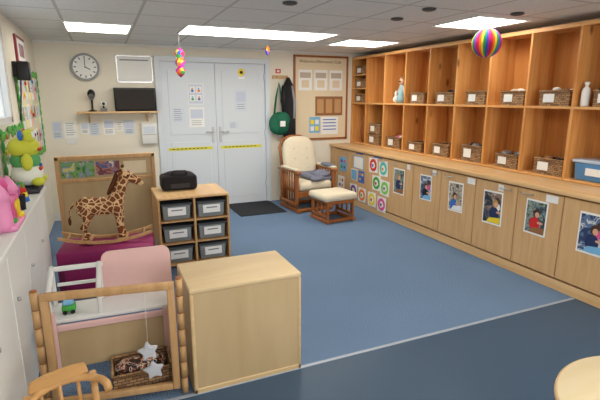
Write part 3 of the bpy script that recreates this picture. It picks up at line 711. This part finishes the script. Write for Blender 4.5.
# ---------------- left wall cabinet ----------------
s=B('white_sideboard',(XL+.002,0,0)); s.box(0,.215,1.3,3.80,.0,.87,WHITE,.003).box(0,.243,1.28,3.82,.87,.90,WHITE,.006,2)
for k in range(5): s.box(.215,.225,1.31+k*.497,1.80+k*.497,.06,.86,WHITE,.004); s.cyl((.225,1.40+k*.497,.6),(.24,1.40+k*.497,.6),.01,METAL)
s.done()
s=B('black_tray',(-.545,3.66,.901)); s.box(-.1,.1,-.13,.13,0,.035,P('tray_dark',(46,44,52),.5),.008,2); s.done()
s=B('frog_plush_toy',(-.525,3.68,.9385),sc=1.2); WF=P('plush_white',(232,235,225),.95); YG=P('plush_lime',(206,210,70),.9); GG=P('plush_green',(90,165,100),.9)
s.ell((0,0,.07),(.085,.10,.07),WF).ell((0,0,.15),(.08,.085,.06),GG).ell((0,0,.225),(.085,.095,.065),YG)
for y in(-.045,.045): s.ell((.03,y,.29),(.035,.035,.04),YG).ell((.058,y,.298),(.016,.02,.022),PAPER).ell((.07,y,.30),(.008,.01,.011),BLACK); s.ell((.0,y*1.8,.30),(.015,.02,.03),(RED if y>0 else BLUE),seg=10)
s.ell((.08,0,.215),(.012,.055,.012),RED).ell((.02,-.1,.15),(.03,.03,.05),YG).ell((.02,.1,.15),(.03,.03,.05),YG)
s.ell((.06,-.07,.03),(.035,.03,.025),YG).ell((.06,.07,.03),(.035,.03,.025),YG)
for k in range(3): s.ell((.075,-.03+.03*k,.10+.02*(k%2)),(.01,.012,.012),(RED,BLUE,ORANGE)[k],seg=10)
s.done()
s=B('toy_castle',(-.53,2.66,.901),.0,sc=1.18); PL=P('pink_light',(236,150,195),.4); LIL=P('lilac',(180,130,205),.5)
s.box(-.085,.085,-.12,.12,0,.03,PL,.012,2)
s.box(-.07,.07,-.10,.10,.03,.13,PINK,.02,3,smooth=True)
for y in(-.1,.1): s.lathe([(.035,0),(.04,.03),(.036,.08),(.036,.13),(.043,.135),(.025,.17),(.003,.2)],(.03,y,.01),PL,16)
s.lathe([(.05,0),(.045,.05),(.05,.06),(.03,.10),(.004,.13)],(0,0,.12),PINK,16)
hp=[]
for k in range(24):
    t_=2*pi*k/24; hp.append((16*math.sin(t_)**3*.0026,(13*math.cos(t_)-5*math.cos(2*t_)-2*math.cos(3*t_)-math.cos(4*t_))*.0026))
s.prism([(p[0],p[1]+.085) for p in hp],0,.07,.078,YEL); s.prism([(p[0],p[1]+.085) for p in hp],1,-.108,-.1,LIL)
s.tube([(0,-.07,.15),(0,-.05,.25),(0,.05,.25),(0,.07,.15)],.01,LIL)
s.ell((.06,-.07,.04),(.02,.02,.015),GRN).ell((.07,.05,.04),(.02,.02,.015),YEL)
s.done()
s=B('pencil_pot',(-.50,3.05,.901)); s.lathe([(.035,0),(.04,.09),(.036,.09),(.032,.01)],(0,0,0),DARK,16)
for k in range(5): s.cyl((.01*math.cos(k*1.3),.01*math.sin(k*1.3),.01),(.03*math.cos(k*1.3),.03*math.sin(k*1.3),.15),.004,(RED,BLUE,YEL,GRN,PINK)[k],seg=6)
s.done()
s=B('stacking_cup_toy',(-.52,3.30,.901)); 
for k,mm in enumerate((BLUE,YEL,RED,GRN)): s.lathe([(.045-.006*k,0),(.04-.006*k,.03)],(0,0,.03*k),mm,16)
s.done()
def board(name,yc,zc,a,b_):
    s=B(name,(XL+.0005,yc,zc))
    s.box(0,.012,-a,a,-b_,b_,P('board_cream',(214,208,180),.9),0)
    n1=int(a*2/.06); n2=int(b_*2/.08)
    LG=P('leaf_green',(120,180,90),.8)
    for k in range(n1+1):
        for zz in(b_,-b_): s.ell((.014,-a+2*a*k/n1,zz+random.uniform(-.02,.02)),(.012,.04,.03),(GRN,LG)[k%2],seg=8)
    for k in range(n2+1):
        for yy in(a,-a): s.ell((.014,yy+random.uniform(-.02,.02),-b_+2*b_*k/n2),(.012,.03,.045),(LG,GRN)[k%2],seg=8)
    ny=int(2*a/.2); nz=max(1,int(2*b_/.26))
    for i in range(ny):
        for j in range(nz):
            y=-a+.04+i*(2*a-.05)/ny; z=-b_+.04+j*(2*b_-.05)/nz; w_=.15; hh=(2*b_-.08)/nz-.03
            s.box(.012,.015,y,y+w_,z,z+hh,(PAPER,PEACH,P('paper_bluish',(208,217,228),.6),P('card_butter',(240,226,150),.8))[(i+2*j)%4],0)
            s.box(.015,.016,y+.02,y+w_-.02,z+hh*.35,z+hh*.9,(POSTG,POSTR,POSTB,LIL2)[(i+j)%4],0)
    for k in range(8): s.ell((.024,random.uniform(-a*.9,a*.9),random.uniform(-b_*.9,b_*.9)),(.008,.022,.022),(RED,YEL,PINK,BLUE,ORANGE)[k%5],seg=8)
    s.done()
board('display_pinboard',5.50,1.38,.72,.42)
board('display_pinboard',4.20,1.12,.42,.17)
s=B('framed_picture',(XL,5.25,1.99)); s.box(0,.02,-.26,.26,-.13,.13,P('frame_maroon',(140,50,60),.5),.004).box(.02,.022,-.22,.22,-.1,.1,PAPER,0).box(.022,.0225,-.15,.15,-.06,.06,POSTR,0); s.done()
s=B('wall_speaker',(XL,4.75,1.78)); s.box(0,.03,-.03,.03,-.05,.08,BLACK,.004).box(.03,.13,-.06,.06,-.08,.08,BLACK,.01,2).cyl((.13,0,0),(.134,0,0),.045,GREY)
s.tube([(.05,0,-.08),(.04,-.02,-.2),(.02,-.08,-.42)],.006,BLACK,8); s.done()

# ---------------- lighting ----------------
wd=bpy.data.worlds.new('World'); sc.world=wd; wd.use_nodes=True
wd.node_tree.nodes['Background'].inputs[0].default_value=(.92,.96,1,1); wd.node_tree.nodes['Background'].inputs[1].default_value=2.0
ar=bpy.data.lights.new('window_daylight','AREA'); ar.shape='RECTANGLE'; ar.size=3.2; ar.size_y=1.2; ar.energy=55; ar.color=(1,.98,.96)
ao=bpy.data.objects.new('window_daylight',ar); sc.collection.objects.link(ao); ao.location=(1.7,YS-.15,1.45); ao.rotation_euler=(pi/2,0,0)
# ---------------- camera ----------------
cd=bpy.data.cameras.new('camera'); co=bpy.data.objects.new('camera',cd); sc.collection.objects.link(co)
cd.sensor_width=36; cd.lens=27; co.location=(0,0,1.55); co.rotation_euler=(math.radians(90-12.8),0,math.radians(-23.4)); cd.clip_start=.05
sc.camera=co
sc.view_settings.view_transform='Standard'
